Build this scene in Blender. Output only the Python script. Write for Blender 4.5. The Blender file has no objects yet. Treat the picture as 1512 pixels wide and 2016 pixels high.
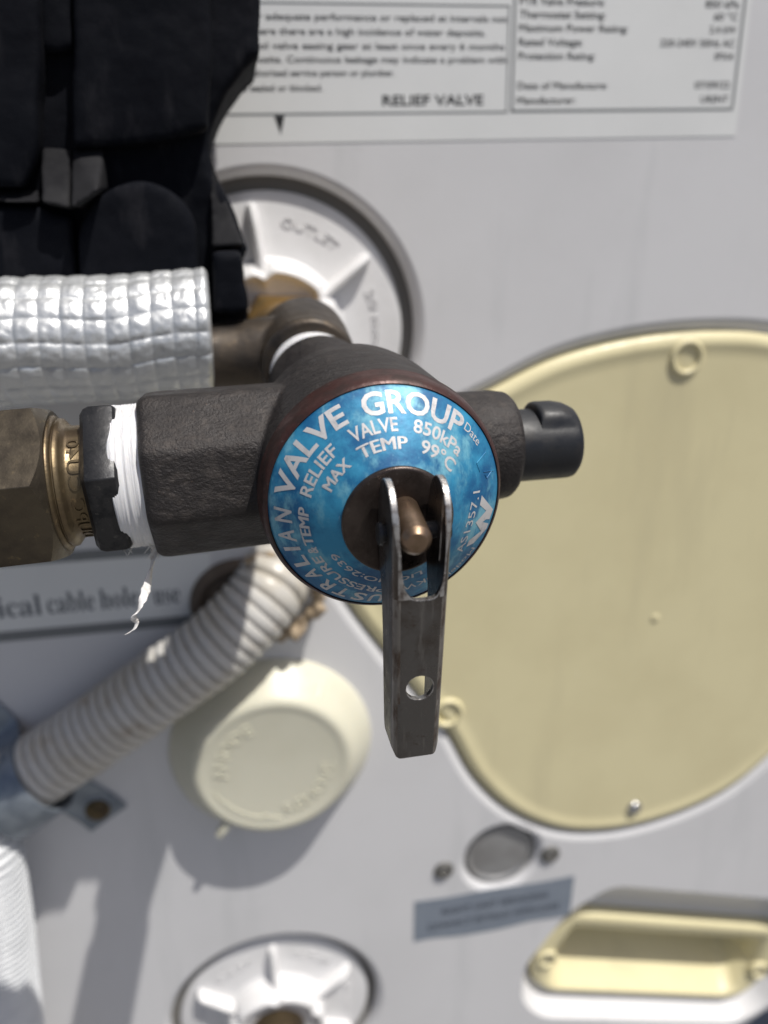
import bpy, bmesh, math, random
from mathutils import Vector, Matrix, noise as mnoise
random.seed(7)
S = 0.001                       # everything below is measured in millimetres, the scene is in metres
sc = bpy.context.scene
col = sc.collection

# ------------------------------------------------------------------ camera
F, CX, CY, D, VP = 1514.0, 756.0, 1008.0, 297.0, (440.0, 430.0)
_n = Vector(((VP[0]-CX)/F, (VP[1]-CY)/F, 1)).normalized()      # wall normal in camera axes (right, down, forward)
_u = Vector((0, -1, _n[1]/_n[2])).normalized()
_x = _n.cross(_u).normalized()
_u = _x.cross(_n).normalized()
ROW = [Vector((_x[i], _n[i], _u[i])) for i in range(3)]          # camera axes in world coordinates
CAM = Vector((0, -D, 0))
cd = bpy.data.cameras.new('camera'); cam = bpy.data.objects.new('camera', cd); col.objects.link(cam)
r0, r1, r2 = ROW[0], -ROW[1], -ROW[2]
cam.matrix_world = Matrix(((r0[0], r1[0], r2[0], 0), (r0[1], r1[1], r2[1], -D*S), (r0[2], r1[2], r2[2], 0), (0, 0, 0, 1)))
cd.sensor_fit = 'VERTICAL'; cd.sensor_height = 36; cd.sensor_width = 27
cd.lens = F/2016*36
cd.clip_start = 0.005; cd.clip_end = 400
cd.dof.use_dof = True; cd.dof.focus_distance = 0.146; cd.dof.aperture_fstop = 10.2; cd.dof.aperture_blades = 0
sc.camera = cam

# ------------------------------------------------------------------ sky, sun, exposure
SUN = Vector((1.0, -1.0, 3.0)).normalized()
w = bpy.data.worlds.new('World'); sc.world = w; w.use_nodes = True
nt = w.node_tree; bg = nt.nodes['Background']; sky = nt.nodes.new('ShaderNodeTexSky')
sky.sky_type = 'NISHITA'; sky.sun_disc = False
sky.sun_elevation = math.asin(SUN.z); sky.sun_rotation = math.atan2(SUN.x, SUN.y)
sky.air_density = 0.7; sky.dust_density = 3.0; sky.ozone_density = 0.6
nt.links.new(sky.outputs[0], bg.inputs[0]); bg.inputs[1].default_value = 0.076
ld = bpy.data.lights.new('sun', 'SUN'); ld.energy = 3.9; ld.angle = math.radians(0.5); ld.color = (1, 0.965, 0.91)
lo = bpy.data.objects.new('sun', ld); col.objects.link(lo); lo.rotation_euler = (-SUN).to_track_quat('-Z', 'Y').to_euler()
lo.location = SUN*3
sc.view_settings.view_transform = 'Standard'; sc.view_settings.look = 'None'
sc.view_settings.exposure = 0.06; sc.view_settings.gamma = 1

# ------------------------------------------------------------------ helpers
def at(px, py, p=0.0):
    """point at height p (mm) above the casing seen at photo pixel px,py"""
    d = ROW[0]*((px-CX)/F) + ROW[1]*((py-CY)/F) + ROW[2]
    return CAM + d*((D-p)/d[1])
def W(x, z, p=0.0): return Vector((x, -p, z))

class MB:
    def __init__(s): s.v = []; s.f = []; s.m = []
    def add(s, vs, fs, mi=0):
        o = len(s.v); s.v += [Vector(v) for v in vs]; s.f += [tuple(i+o for i in f) for f in fs]; s.m += [mi]*len(fs); return s
    def loft(s, rings, caps=(True, True), closed=False, mi=0):
        n = len(rings[0]); o = len(s.v); k = len(rings)
        for r in rings: s.v += [Vector(v) for v in r]
        for i in range(k if closed else k-1):
            a = o+i*n; b = o+((i+1) % k)*n
            for j in range(n):
                j2 = (j+1) % n
                s.f.append((a+j, a+j2, b+j2, b+j)); s.m.append(mi)
        if not closed:
            if caps[0]: s.f.append(tuple(o+j for j in reversed(range(n)))); s.m.append(mi)
            if caps[1]: s.f.append(tuple(o+(k-1)*n+j for j in range(n))); s.m.append(mi)
        return s
    def lathe(s, prof, o, ax, ref, n=64, caps=(True, True), rot=0.0, mi=0):
        """prof: (distance along ax, radius); ref: direction of angle 0"""
        ax = Vector(ax).normalized(); ref = Vector(ref); ref = (ref-ax*ref.dot(ax)).normalized(); oth = ax.cross(ref)
        rings = [[Vector(o)+ax*h+(ref*math.cos(2*math.pi*i/n+rot)+oth*math.sin(2*math.pi*i/n+rot))*r for i in range(n)] for h, r in prof]
        return s.loft(rings, caps, mi=mi)
    def tube(s, pts, rad, n=12, caps=(True, True), mi=0):
        pts = [Vector(p) for p in pts]; k = len(pts)
        if not hasattr(rad, '__len__'): rad = [rad]*k
        t = [(pts[min(i+1, k-1)]-pts[max(i-1, 0)]).normalized() for i in range(k)]
        u = t[0].orthogonal().normalized(); rings = []
        for i in range(k):
            u = (u-t[i]*u.dot(t[i])).normalized(); v = t[i].cross(u)
            rings.append([pts[i]+(u*math.cos(2*math.pi*j/n)+v*math.sin(2*math.pi*j/n))*rad[i] for j in range(n)])
        return s.loft(rings, caps, mi=mi)
    def box(s, c, hx, hy, hz, mi=0):
        """c centre; hx, hy, hz half-axis vectors"""
        c, hx, hy, hz = map(Vector, (c, hx, hy, hz))
        vs = [c+hx*i+hy*j+hz*k for k in (-1, 1) for j in (-1, 1) for i in (-1, 1)]
        return s.add(vs, [(0, 2, 3, 1), (4, 5, 7, 6), (0, 1, 5, 4), (2, 6, 7, 3), (0, 4, 6, 2), (1, 3, 7, 5)], mi)
    def mesh(s, name, org=Vector((0, 0, 0))):
        me = bpy.data.meshes.new(name)
        me.from_pydata([(v-org)*S for v in s.v], [], s.f)
        return me
    def build(s, name, mat, parent=None, org=None, sharp=35, fix=True, bevel=0, seg=2):
        if org is None: org = Vector(parent['_o']) if parent else Vector((0, 0, 0))
        me = s.mesh(name, org)
        mats = mat if isinstance(mat, (list, tuple)) else [mat]
        for m in mats: me.materials.append(m)
        if len(mats) > 1: me.polygons.foreach_set('material_index', s.m)
        if fix:
            bm = bmesh.new(); bm.from_mesh(me)
            bmesh.ops.recalc_face_normals(bm, faces=bm.faces)
            if bevel:
                ed = [e for e in bm.edges if len(e.link_faces) == 2 and e.calc_face_angle(0) > 0.6]
                bmesh.ops.bevel(bm, geom=ed, offset=bevel*S, segments=seg, profile=0.5, affect='EDGES', clamp_overlap=True)
            bm.to_mesh(me); bm.free()
        me.polygons.foreach_set('use_smooth', [True]*len(me.polygons))
        if sharp < 180: me.set_sharp_from_angle(angle=math.radians(sharp))
        ob = bpy.data.objects.new(name, me); col.objects.link(ob)
        if parent: ob.parent = parent
        else: ob.location = org*S
        return ob

def thing(name, label, cat, o, group=None):
    ob = bpy.data.objects.new(name, None); col.objects.link(ob)
    ob.location = Vector(o)*S; ob['_o'] = tuple(o); ob['label'] = label; ob['category'] = cat
    ob.empty_display_size = 0.01
    if group: ob['group'] = group
    return ob
def tag(ob, label, cat, group=None):
    ob['label'] = label; ob['category'] = cat
    if group: ob['group'] = group
    return ob
def structure(ob): ob['kind'] = 'structure'; return ob

def evalmods(mb, mods):
    """run modifiers on a temporary mesh kept in millimetres and read the result back"""
    me = bpy.data.meshes.new('tmp'); me.from_pydata(mb.v, [], mb.f)
    bm = bmesh.new(); bm.from_mesh(me); bmesh.ops.recalc_face_normals(bm, faces=bm.faces); bm.to_mesh(me); bm.free()
    me.materials.append(None); me.materials.append(None)
    ob = bpy.data.objects.new('tmp', me); col.objects.link(ob); tmp = []
    for kind, kw in mods:
        md = ob.modifiers.new(kind, kind)
        for k, v in kw.items():
            if isinstance(v, MB):
                m2 = bpy.data.meshes.new('tmp2'); m2.from_pydata(v.v, [], v.f)
                bm = bmesh.new(); bm.from_mesh(m2); bmesh.ops.recalc_face_normals(bm, faces=bm.faces); bm.to_mesh(m2); bm.free()
                o2 = bpy.data.objects.new('tmp2', m2); col.objects.link(o2); tmp.append(o2); v = o2
            setattr(md, k, v)
    dg = bpy.context.evaluated_depsgraph_get(); dg.update()
    res = bpy.data.meshes.new_from_object(ob.evaluated_get(dg))
    out = MB(); out.add([v.co.copy() for v in res.vertices], [tuple(p.vertices) for p in res.polygons])
    out.m = [p.material_index for p in res.polygons]
    for o in tmp+[ob]:
        m = o.data; bpy.data.objects.remove(o); bpy.data.meshes.remove(m)
    bpy.data.meshes.remove(res)
    return out

def text2d(s, bold=0.0, res=3):
    """outline of a string as flat triangles in em units"""
    cu = bpy.data.curves.new('t', 'FONT'); cu.body = s; cu.offset = bold; cu.resolution_u = res
    ob = bpy.data.objects.new('t', cu); col.objects.link(ob)
    dg = bpy.context.evaluated_depsgraph_get(); dg.update()
    me = bpy.data.meshes.new_from_object(ob.evaluated_get(dg))
    vs = [(v.co.x, v.co.y) for v in me.vertices]; fs = [tuple(p.vertices) for p in me.polygons]
    bpy.data.objects.remove(ob); bpy.data.curves.remove(cu); bpy.data.meshes.remove(me)
    return vs, fs
_t2 = text2d
def text2d(s, bold=0.0, res=3):
    if 'M' not in s or bold <= 0: return _t2(s, max(bold, 0) if 'M' in s else bold, res)
    vs, fs = _t2(s, 0.0, res); V_, F_ = [], []
    for dx, dy in ((-bold, -bold*0.6), (0, bold*0.6), (bold, 0)):
        o = len(V_); V_ += [(x+dx, y+dy) for x, y in vs]; F_ += [tuple(i+o for i in f) for f in fs]
    return V_, F_
def fill2d(loops):
    """flat fill of outlines with holes (x,z lists)"""
    cu = bpy.data.curves.new('t', 'CURVE'); cu.dimensions = '2D'; cu.fill_mode = 'BOTH'
    for L in loops:
        sp = cu.splines.new('POLY'); sp.points.add(len(L)-1); sp.use_cyclic_u = True
        for i, (x, z) in enumerate(L): sp.points[i].co = (x, z, 0, 1)
    ob = bpy.data.objects.new('t', cu); col.objects.link(ob)
    dg = bpy.context.evaluated_depsgraph_get(); dg.update()
    me = bpy.data.meshes.new_from_object(ob.evaluated_get(dg))
    bm = bmesh.new(); bm.from_mesh(me); bmesh.ops.remove_doubles(bm, verts=bm.verts, dist=1e-4); bm.to_mesh(me); bm.free()
    vs = [(v.co.x, v.co.y) for v in me.vertices]; fs = [tuple(p.vertices) for p in me.polygons]
    bpy.data.objects.remove(ob); bpy.data.curves.remove(cu); bpy.data.meshes.remove(me)
    return vs, fs
def put_text(mb, s, o, u, v, width=None, cap=3.0, bold=0.0, align='L', up=0.0):
    """lay a flat string at o along u (right) and v (up); cap = capital height, width fits the string"""
    vs, fs = text2d(s, bold)
    if not vs: return
    x0 = min(a for a, b in vs); x1 = max(a for a, b in vs)
    sy = cap/0.72; sx = sy if width is None else width/(x1-x0)
    off = {'L': x0, 'R': x1, 'C': (x0+x1)/2}[align]
    nrm = Vector(u).cross(Vector(v)).normalized()
    mb.add([Vector(o)+Vector(u)*((a-off)*sx)+Vector(v)*(b*sy)+nrm*up for a, b in vs], fs)
def spline(pts, per=8, closed=True):
    n = len(pts); out = []
    for i in range(n if closed else n-1):
        g = lambda k: Vector(pts[k % n]) if closed else Vector(pts[max(0, min(n-1, k))])
        p0, p1, p2, p3 = g(i-1), g(i), g(i+1), g(i+2)
        for j in range(per):
            t = j/per
            out.append(0.5*((2*p1)+(p2-p0)*t+(2*p0-5*p1+4*p2-p3)*t*t+(3*p1-p0-3*p2+p3)*t**3))
    if not closed: out.append(Vector(pts[-1]))
    return out
def offset2d(L, d):
    """move a counter-clockwise outline inwards by d"""
    n = len(L); out = []
    for i in range(n):
        a, b, c = Vector(L[i-1]), Vector(L[i]), Vector(L[(i+1) % n])
        t1 = (b-a).normalized(); t2 = (c-b).normalized()
        n1 = Vector((-t1.y, t1.x)); n2 = Vector((-t2.y, t2.x)); m = (n1+n2).normalized()
        k = max(0.5, m.dot(n1)); out.append(b+m*(d/k))
    return out
def circle2d(cx, cz, r, n=96): return [Vector((cx+r*math.cos(2*math.pi*i/n), cz+r*math.sin(2*math.pi*i/n))) for i in range(n)]
def rounded(L, r, k=5):
    n = len(L); out = []
    for i in range(n):
        a, b, c = Vector(L[i-1]), Vector(L[i]), Vector(L[(i+1) % n])
        rr = min(r, (a-b).length*0.45, (c-b).length*0.45)
        p, q = b+(a-b).normalized()*rr, b+(c-b).normalized()*rr
        for j in range(k+1):
            t = j/k; out.append(p*(1-t)**2+b*2*t*(1-t)+q*t*t)
    return out
def ring3(L, p): return [W(v[0], v[1], p) for v in L]

# ------------------------------------------------------------------ materials
def mat(name, base, rough=0.5, metal=0.0, noise=None, bump=None, spots=None, spec=0.5, sss=0.0):
    """noise: (scale per mm, colour B, low, high); spots: (scale, colour, low, high); bump: list of (scale, strength mm)"""
    m = bpy.data.materials.new(name); m.use_nodes = True; t = m.node_tree; N = t.nodes; Lk = t.links
    b = N['Principled BSDF']; b.inputs['Roughness'].default_value = rough; b.inputs['Metallic'].default_value = metal
    b.inputs['Base Color'].default_value = (*base, 1); b.inputs['Specular IOR Level'].default_value = spec
    geo = N.new('ShaderNodeNewGeometry')
    def tex(scale, detail=6, rough_=0.6, stretch=None):
        mp = N.new('ShaderNodeMapping'); Lk.new(geo.outputs['Position'], mp.inputs[0])
        k = 1.0/S*scale; st = stretch or (1, 1, 1); mp.inputs['Scale'].default_value = (k*st[0], k*st[1], k*st[2])
        x = N.new('ShaderNodeTexNoise'); x.inputs['Scale'].default_value = 1; x.inputs['Detail'].default_value = detail; x.inputs['Roughness'].default_value = rough_
        Lk.new(mp.outputs[0], x.inputs['Vector']); return x.outputs[0]
    out = None
    for lay in (noise or []):
        sc_, c2, lo_, hi_ = lay[:4]; stretch = lay[4] if len(lay) > 4 else None
        r = N.new('ShaderNodeMapRange'); r.inputs[1].default_value = lo_; r.inputs[2].default_value = hi_
        Lk.new(tex(sc_, stretch=stretch), r.inputs[0])
        mx = N.new('ShaderNodeMix'); mx.data_type = 'RGBA'
        Lk.new(r.outputs[0], mx.inputs[0])
        if out is None: mx.inputs[6].default_value = (*base, 1)
        else: Lk.new(out, mx.inputs[6])
        mx.inputs[7].default_value = (*c2, 1); out = mx.outputs[2]
    if out is not None: Lk.new(out, b.inputs['Base Color'])
    prev = None
    for lay in (bump or []):
        bn = N.new('ShaderNodeBump'); bn.inputs['Strength'].default_value = 1.0; bn.inputs['Distance'].default_value = lay[1]*S
        Lk.new(tex(lay[0], stretch=lay[2] if len(lay) > 2 else None), bn.inputs['Height'])
        if prev is not None: Lk.new(prev, bn.inputs['Normal'])
        prev = bn.outputs[0]
    if prev is not None: Lk.new(prev, b.inputs['Normal'])
    if rough > 0.1 and (noise or bump):
        r = N.new('ShaderNodeMapRange'); r.inputs[1].default_value = 0.3; r.inputs[2].default_value = 0.7
        r.inputs[3].default_value = max(0.05, rough-0.1); r.inputs[4].default_value = min(1, rough+0.12)
        Lk.new(tex(0.25), r.inputs[0]); Lk.new(r.outputs[0], b.inputs['Roughness'])
    if sss:
        b.inputs['Subsurface Weight'].default_value = sss; b.inputs['Subsurface Radius'].default_value = (0.004, 0.003, 0.002); b.inputs['Subsurface Scale'].default_value = 0.4
    return m

M = {}
M['paint'] = mat('casing_paint', (0.712, 0.71, 0.718), 0.38, noise=[(0.012, (0.665, 0.663, 0.668), 0.45, 0.75), (0.035, (0.62, 0.625, 0.63), 0.56, 0.74, (1, 1, 0.14)), (0.15, (0.60, 0.59, 0.57), 0.66, 0.85), (1.1, (0.45, 0.44, 0.42), 0.755, 0.81)], bump=[(0.35, 0.05)])
M['sheet'] = mat('label_film', (0.80, 0.81, 0.80), 0.42, noise=[(0.02, (0.755, 0.765, 0.755), 0.4, 0.7), (0.9, (0.62, 0.61, 0.59), 0.74, 0.8)])
M['ink'] = mat('black_ink', (0.02, 0.02, 0.022), 0.5)
M['greyink'] = mat('grey_ink', (0.20, 0.21, 0.215), 0.5)
M['cream'] = mat('cream_plastic', (0.755, 0.685, 0.425), 0.42, noise=[(0.02, (0.70, 0.63, 0.385), 0.4, 0.7), (0.03, (0.66, 0.595, 0.37), 0.56, 0.72, (1, 1, 0.16)), (0.25, (0.78, 0.72, 0.50), 0.64, 0.8), (1.3, (0.52, 0.47, 0.32), 0.745, 0.80)], bump=[(0.4, 0.04)])
M['ivory'] = mat('ivory_plastic', (0.70, 0.68, 0.55), 0.36, noise=[(0.04, (0.66, 0.64, 0.51), 0.4, 0.7)], bump=[(0.4, 0.04)], sss=0.1)
M['white'] = mat('white_plastic', (0.77, 0.765, 0.765), 0.36, noise=[(0.05, (0.69, 0.685, 0.68), 0.45, 0.75)], bump=[(0.3, 0.05)])
M['seal'] = mat('grey_seal', (0.19, 0.18, 0.165), 0.8)
M['cast'] = mat('dark_bronze_casting', (0.031, 0.027, 0.026), 0.52, 0.35, noise=[(0.5, (0.062, 0.053, 0.048), 0.50, 0.70), (0.9, (0.20, 0.13, 0.095), 0.68, 0.80), (0.06, (0.024, 0.021, 0.021), 0.46, 0.66)], bump=[(0.5, 0.42, (0.55, 1, 1)), (1.8, 0.24)])
M['bezel'] = mat('reddish_brown_bezel', (0.065, 0.028, 0.024), 0.42, 0.4, noise=[(0.25, (0.04, 0.022, 0.019), 0.45, 0.6), (0.9, (0.15, 0.12, 0.10), 0.62, 0.75)], bump=[(0.8, 0.1)])
M['brass'] = mat('tarnished_brass', (0.165, 0.125, 0.072), 0.38, 0.8, noise=[(0.12, (0.105, 0.075, 0.05), 0.45, 0.65), (0.6, (0.28, 0.20, 0.11), 0.6, 0.78), (0.05, (0.07, 0.055, 0.045), 0.55, 0.7)], bump=[(0.7, 0.06)])
M['nut'] = mat('brown_tarnished_nut', (0.115, 0.095, 0.068), 0.38, 0.8, noise=[(0.1, (0.075, 0.062, 0.048), 0.42, 0.62), (0.5, (0.21, 0.16, 0.09), 0.62, 0.78)], bump=[(0.7, 0.06)])
M['darkbrass'] = mat('dark_blackened_brass', (0.045, 0.045, 0.047), 0.42, 0.6, noise=[(0.25, (0.02, 0.021, 0.024), 0.45, 0.6), (0.9, (0.11, 0.105, 0.10), 0.6, 0.8)], bump=[(0.8, 0.08)])
M['bronze'] = mat('bronze_fitting', (0.085, 0.068, 0.052), 0.45, 0.6, noise=[(0.1, (0.045, 0.040, 0.037), 0.42, 0.62), (0.5, (0.17, 0.12, 0.07), 0.62, 0.8)], bump=[(0.5, 0.12)])
M['goldbrass'] = mat('clean_brass', (0.42, 0.27, 0.10), 0.35, 0.8, noise=[(0.2, (0.30, 0.2, 0.09), 0.45, 0.65)])
M['steel'] = mat('lever_steel', (0.15, 0.143, 0.138), 0.32, 0.9, noise=[(0.10, (0.10, 0.085, 0.075), 0.45, 0.62), (0.35, (0.075, 0.045, 0.032), 0.60, 0.74), (0.5, (0.24, 0.23, 0.22), 0.60, 0.72, (1, 1, 0.12)), (1.2, (0.20, 0.19, 0.18), 0.62, 0.8)], bump=[(1.5, 0.03), (0.5, 0.03)])
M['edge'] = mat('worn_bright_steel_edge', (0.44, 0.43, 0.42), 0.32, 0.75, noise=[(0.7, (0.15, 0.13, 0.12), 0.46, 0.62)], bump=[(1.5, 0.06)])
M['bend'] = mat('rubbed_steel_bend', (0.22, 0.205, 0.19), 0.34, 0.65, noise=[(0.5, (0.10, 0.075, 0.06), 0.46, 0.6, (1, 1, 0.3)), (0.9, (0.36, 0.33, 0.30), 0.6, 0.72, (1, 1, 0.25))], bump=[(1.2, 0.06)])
M['washer'] = mat('brown_steel_washer', (0.085, 0.068, 0.06), 0.33, 0.85, noise=[(0.15, (0.055, 0.042, 0.037), 0.45, 0.62), (0.9, (0.14, 0.12, 0.11), 0.62, 0.76)], bump=[(1.2, 0.07), (0.4, 0.05)])
M['stem'] = mat('bronze_stem', (0.26, 0.18, 0.125), 0.36, 0.85, noise=[(0.5, (0.20, 0.14, 0.09), 0.45, 0.65)], bump=[(1.5, 0.03)])
M['letters'] = mat('bare_aluminium_lettering', (0.60, 0.59, 0.59), 0.5, 0.2, noise=[(0.5, (0.45, 0.44, 0.45), 0.52, 0.66), (1.6, (0.30, 0.22, 0.20), 0.66, 0.76)])
M['tape'] = mat('white_sealing_tape', (0.76, 0.76, 0.77), 0.5, noise=[(0.25, (0.68, 0.68, 0.69), 0.45, 0.65, (2.5, 1, 0.2)), (0.6, (0.50, 0.49, 0.49), 0.62, 0.78, (2.5, 1, 0.15))], bump=[(0.6, 0.2, (3, 1, 0.12))], sss=0.15)
M['fray'] = mat('frayed_tape', (0.80, 0.79, 0.78), 0.55, noise=[(0.4, (0.52, 0.48, 0.44), 0.52, 0.7)], bump=[(0.8, 0.15)])
M['foil'] = mat('silver_foil', (0.70, 0.715, 0.72), 0.40, 0.6, noise=[(0.06, (0.62, 0.64, 0.65), 0.4, 0.7)], bump=[(0.25, 0.35), (0.9, 0.08)])
M['foam'] = mat('black_foam', (0.0028, 0.0036, 0.0065), 0.8, noise=[(0.03, (0.006, 0.0066, 0.010), 0.48, 0.7), (0.09, (0.018, 0.018, 0.022), 0.56, 0.72, (1, 1, 0.3)), (0.9, (0.05, 0.05, 0.05), 0.74, 0.80)], bump=[(0.35, 0.2)], spec=0.12)
M['foamlit'] = mat('sunlit_foam_tone', (0.022, 0.022, 0.024), 0.8, noise=[(0.05, (0.012, 0.012, 0.014), 0.42, 0.62)], bump=[(0.35, 0.2)], spec=0.15)  # lighter copy of the foam, paints the sunlit patches on the ledges
M['plug'] = mat('black_plastic_plug', (0.010, 0.0115, 0.015), 0.46, noise=[(0.3, (0.02, 0.019, 0.019), 0.5, 0.7), (0.12, (0.05, 0.03, 0.02), 0.66, 0.8, (0.4, 1, 2))], bump=[(0.8, 0.05)])
M['conduit'] = mat('white_conduit_plastic', (0.60, 0.585, 0.555), 0.30, noise=[(0.045, (0.55, 0.515, 0.45), 0.42, 0.62), (0.09, (0.32, 0.24, 0.165), 0.60, 0.74)])
M['hose'] = mat('white_hose_plastic', (0.70, 0.715, 0.73), 0.38, noise=[(0.1, (0.62, 0.635, 0.65), 0.45, 0.7)])
M['putty'] = mat('brown_sealant', (0.36, 0.28, 0.19), 0.8, noise=[(0.15, (0.17, 0.13, 0.095), 0.45, 0.65)], bump=[(0.3, 0.6)])
M['grommet'] = mat('dark_brown_rubber', (0.12, 0.092, 0.07), 0.75, noise=[(0.1, (0.19, 0.15, 0.115), 0.45, 0.65)], bump=[(0.3, 0.3)])
M['galv'] = mat('galvanised_steel', (0.30, 0.34, 0.39), 0.42, 0.6, noise=[(0.12, (0.20, 0.235, 0.28), 0.42, 0.65)], bump=[(0.3, 0.08)])
M['screw'] = mat('screw_metal', (0.55, 0.55, 0.55), 0.25, 0.95)
M['darkscrew'] = mat('dull_screw_metal', (0.20, 0.195, 0.18), 0.45, 0.7)
M['brownscrew'] = mat('weathered_brass_screw', (0.13, 0.095, 0.045), 0.5, 0.6, noise=[(0.3, (0.07, 0.05, 0.03), 0.45, 0.6)])
M['disc'] = mat('scuffed_grey_metal', (0.36, 0.36, 0.36), 0.4, 0.4, noise=[(0.06, (0.28, 0.275, 0.27), 0.4, 0.65)], bump=[(0.2, 0.1)])
M['bluegrey'] = mat('blue_grey_sticker_film', (0.235, 0.27, 0.32), 0.45, noise=[(0.05, (0.20, 0.235, 0.285), 0.4, 0.7)])
M['navyink'] = mat('dark_slate_ink', (0.07, 0.085, 0.11), 0.5)
M['navy'] = mat('navy_corner_shade', (0.035, 0.05, 0.085), 0.5, noise=[(0.03, (0.03, 0.04, 0.07), 0.4, 0.7)])  # dark navy stands in for the shaded depth past the casing corner
M['concrete'] = mat('dark_paving', (0.16, 0.157, 0.15), 0.85, noise=[(0.004, (0.13, 0.127, 0.12), 0.4, 0.7)])
M['holeshade'] = mat('dark_hole_shade', (0.012, 0.011, 0.01), 0.8)  # near-black painted in for the shade inside the boss holes

def blue_material():
    m = bpy.data.materials.new('worn_blue_aluminium'); m.use_nodes = True; t = m.node_tree; N = t.nodes; Lk = t.links
    b = N['Principled BSDF']; b.inputs['Metallic'].default_value = 0.15; b.inputs['Roughness'].default_value = 0.36
    geo = N.new('ShaderNodeNewGeometry')
    def tex(k, st=(1, 1, 1), det=8, ro=0.65):
        mp = N.new('ShaderNodeMapping'); mp.inputs['Scale'].default_value = tuple(k/S*s for s in st); Lk.new(geo.outputs['Position'], mp.inputs[0])
        x = N.new('ShaderNodeTexNoise'); x.inputs['Scale'].default_value = 1; x.inputs['Detail'].default_value = det; x.inputs['Roughness'].default_value = ro
        Lk.new(mp.outputs[0], x.inputs['Vector']); return x.outputs[0]
    def ramp(src, lo, hi):
        r = N.new('ShaderNodeMapRange'); r.interpolation_type = 'SMOOTHSTEP'; r.inputs[1].default_value = lo; r.inputs[2].default_value = hi; Lk.new(src, r.inputs[0]); return r.outputs[0]
    def mix(f, a, c):
        x = N.new('ShaderNodeMix'); x.data_type = 'RGBA'; Lk.new(f, x.inputs[0])
        if isinstance(a, tuple): x.inputs[6].default_value = (*a, 1)
        else: Lk.new(a, x.inputs[6])
        x.inputs[7].default_value = (*c, 1); return x.outputs[2]
    c = mix(ramp(tex(0.085), 0.40, 0.62), (0.006, 0.105, 0.26), (0.035, 0.275, 0.47))
    c = mix(ramp(tex(0.14, (1, 1, 0.6)), 0.50, 0.68), c, (0.19, 0.47, 0.58))      # chalky faded patches
    c = mix(ramp(tex(0.9, (1, 1, 0.35)), 0.64, 0.76), c, (0.14, 0.36, 0.53))      # rubbed streaks
    c = mix(ramp(tex(1.6), 0.70, 0.80), c, (0.42, 0.50, 0.54))      # pits to bare metal
    Lk.new(c, b.inputs['Base Color'])
    rr_ = N.new('ShaderNodeMapRange'); rr_.inputs[1].default_value = 0.3; rr_.inputs[2].default_value = 0.7; rr_.inputs[3].default_value = 0.40; rr_.inputs[4].default_value = 0.62; Lk.new(tex(0.3), rr_.inputs[0]); Lk.new(rr_.outputs[0], b.inputs['Roughness'])
    bn = N.new('ShaderNodeBump'); bn.inputs['Distance'].default_value = 0.05*S; Lk.new(tex(0.9), bn.inputs['Height']); Lk.new(bn.outputs[0], b.inputs['Normal'])
    return m
M['blue'] = blue_material()

# ================================================================== SETTING
UC = (15.5, -41.0); LC = (-1.0, -402.0)              # escutcheon centres on the casing
PORT = (121.4, -316.0)
cover_pts = [(104.2, -64.9), (130.8, -53.2), (163.6, -46.3), (198.1, -44.2), (230, -47), (262, -59), (292, -85), (311, -125), (315, -175), (303, -225),
             (285, -258), (262, -284), (240, -298), (211.5, -306.8), (182, -309.2), (152.3, -303.1), (125, -286), (104, -261), (88.8, -230.5), (73.5, -207.5),
             (58.9, -184.4), (43, -159), (33, -138), (33, -116), (47, -97), (75, -79)]
cover_loop = list(reversed(spline([(a, b) for a, b in cover_pts], 6)))
def area(L): return sum(L[i-1][0]*L[i][1]-L[i][0]*L[i-1][1] for i in range(len(L)))/2
def ccw(L): return L if area(L) > 0 else list(reversed(L))
cover_loop = ccw(cover_loop)
HC = Vector((230.5, -430.5)); HT = math.radians(-16.9); HU = Vector((math.cos(HT), math.sin(HT))); HV = Vector((-math.sin(HT), math.cos(HT)))
def hloop(pts, r): return ccw([HC+HU*u+HV*v for u, v in rounded([Vector(p) for p in pts], r, 6)])
hood = hloop([(-64, 66), (64, 66), (84, 44), (96, 3), (88, -24), (70, -37), (-70, -37), (-88, -24), (-96, 3), (-84, 44)], 10)
hand_out = hloop([(-74, 37), (74, 37), (80, 28), (87, 3), (79, -18), (67, -25), (-67, -25), (-79, -18), (-87, 3), (-80, 28)], 7)

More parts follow.
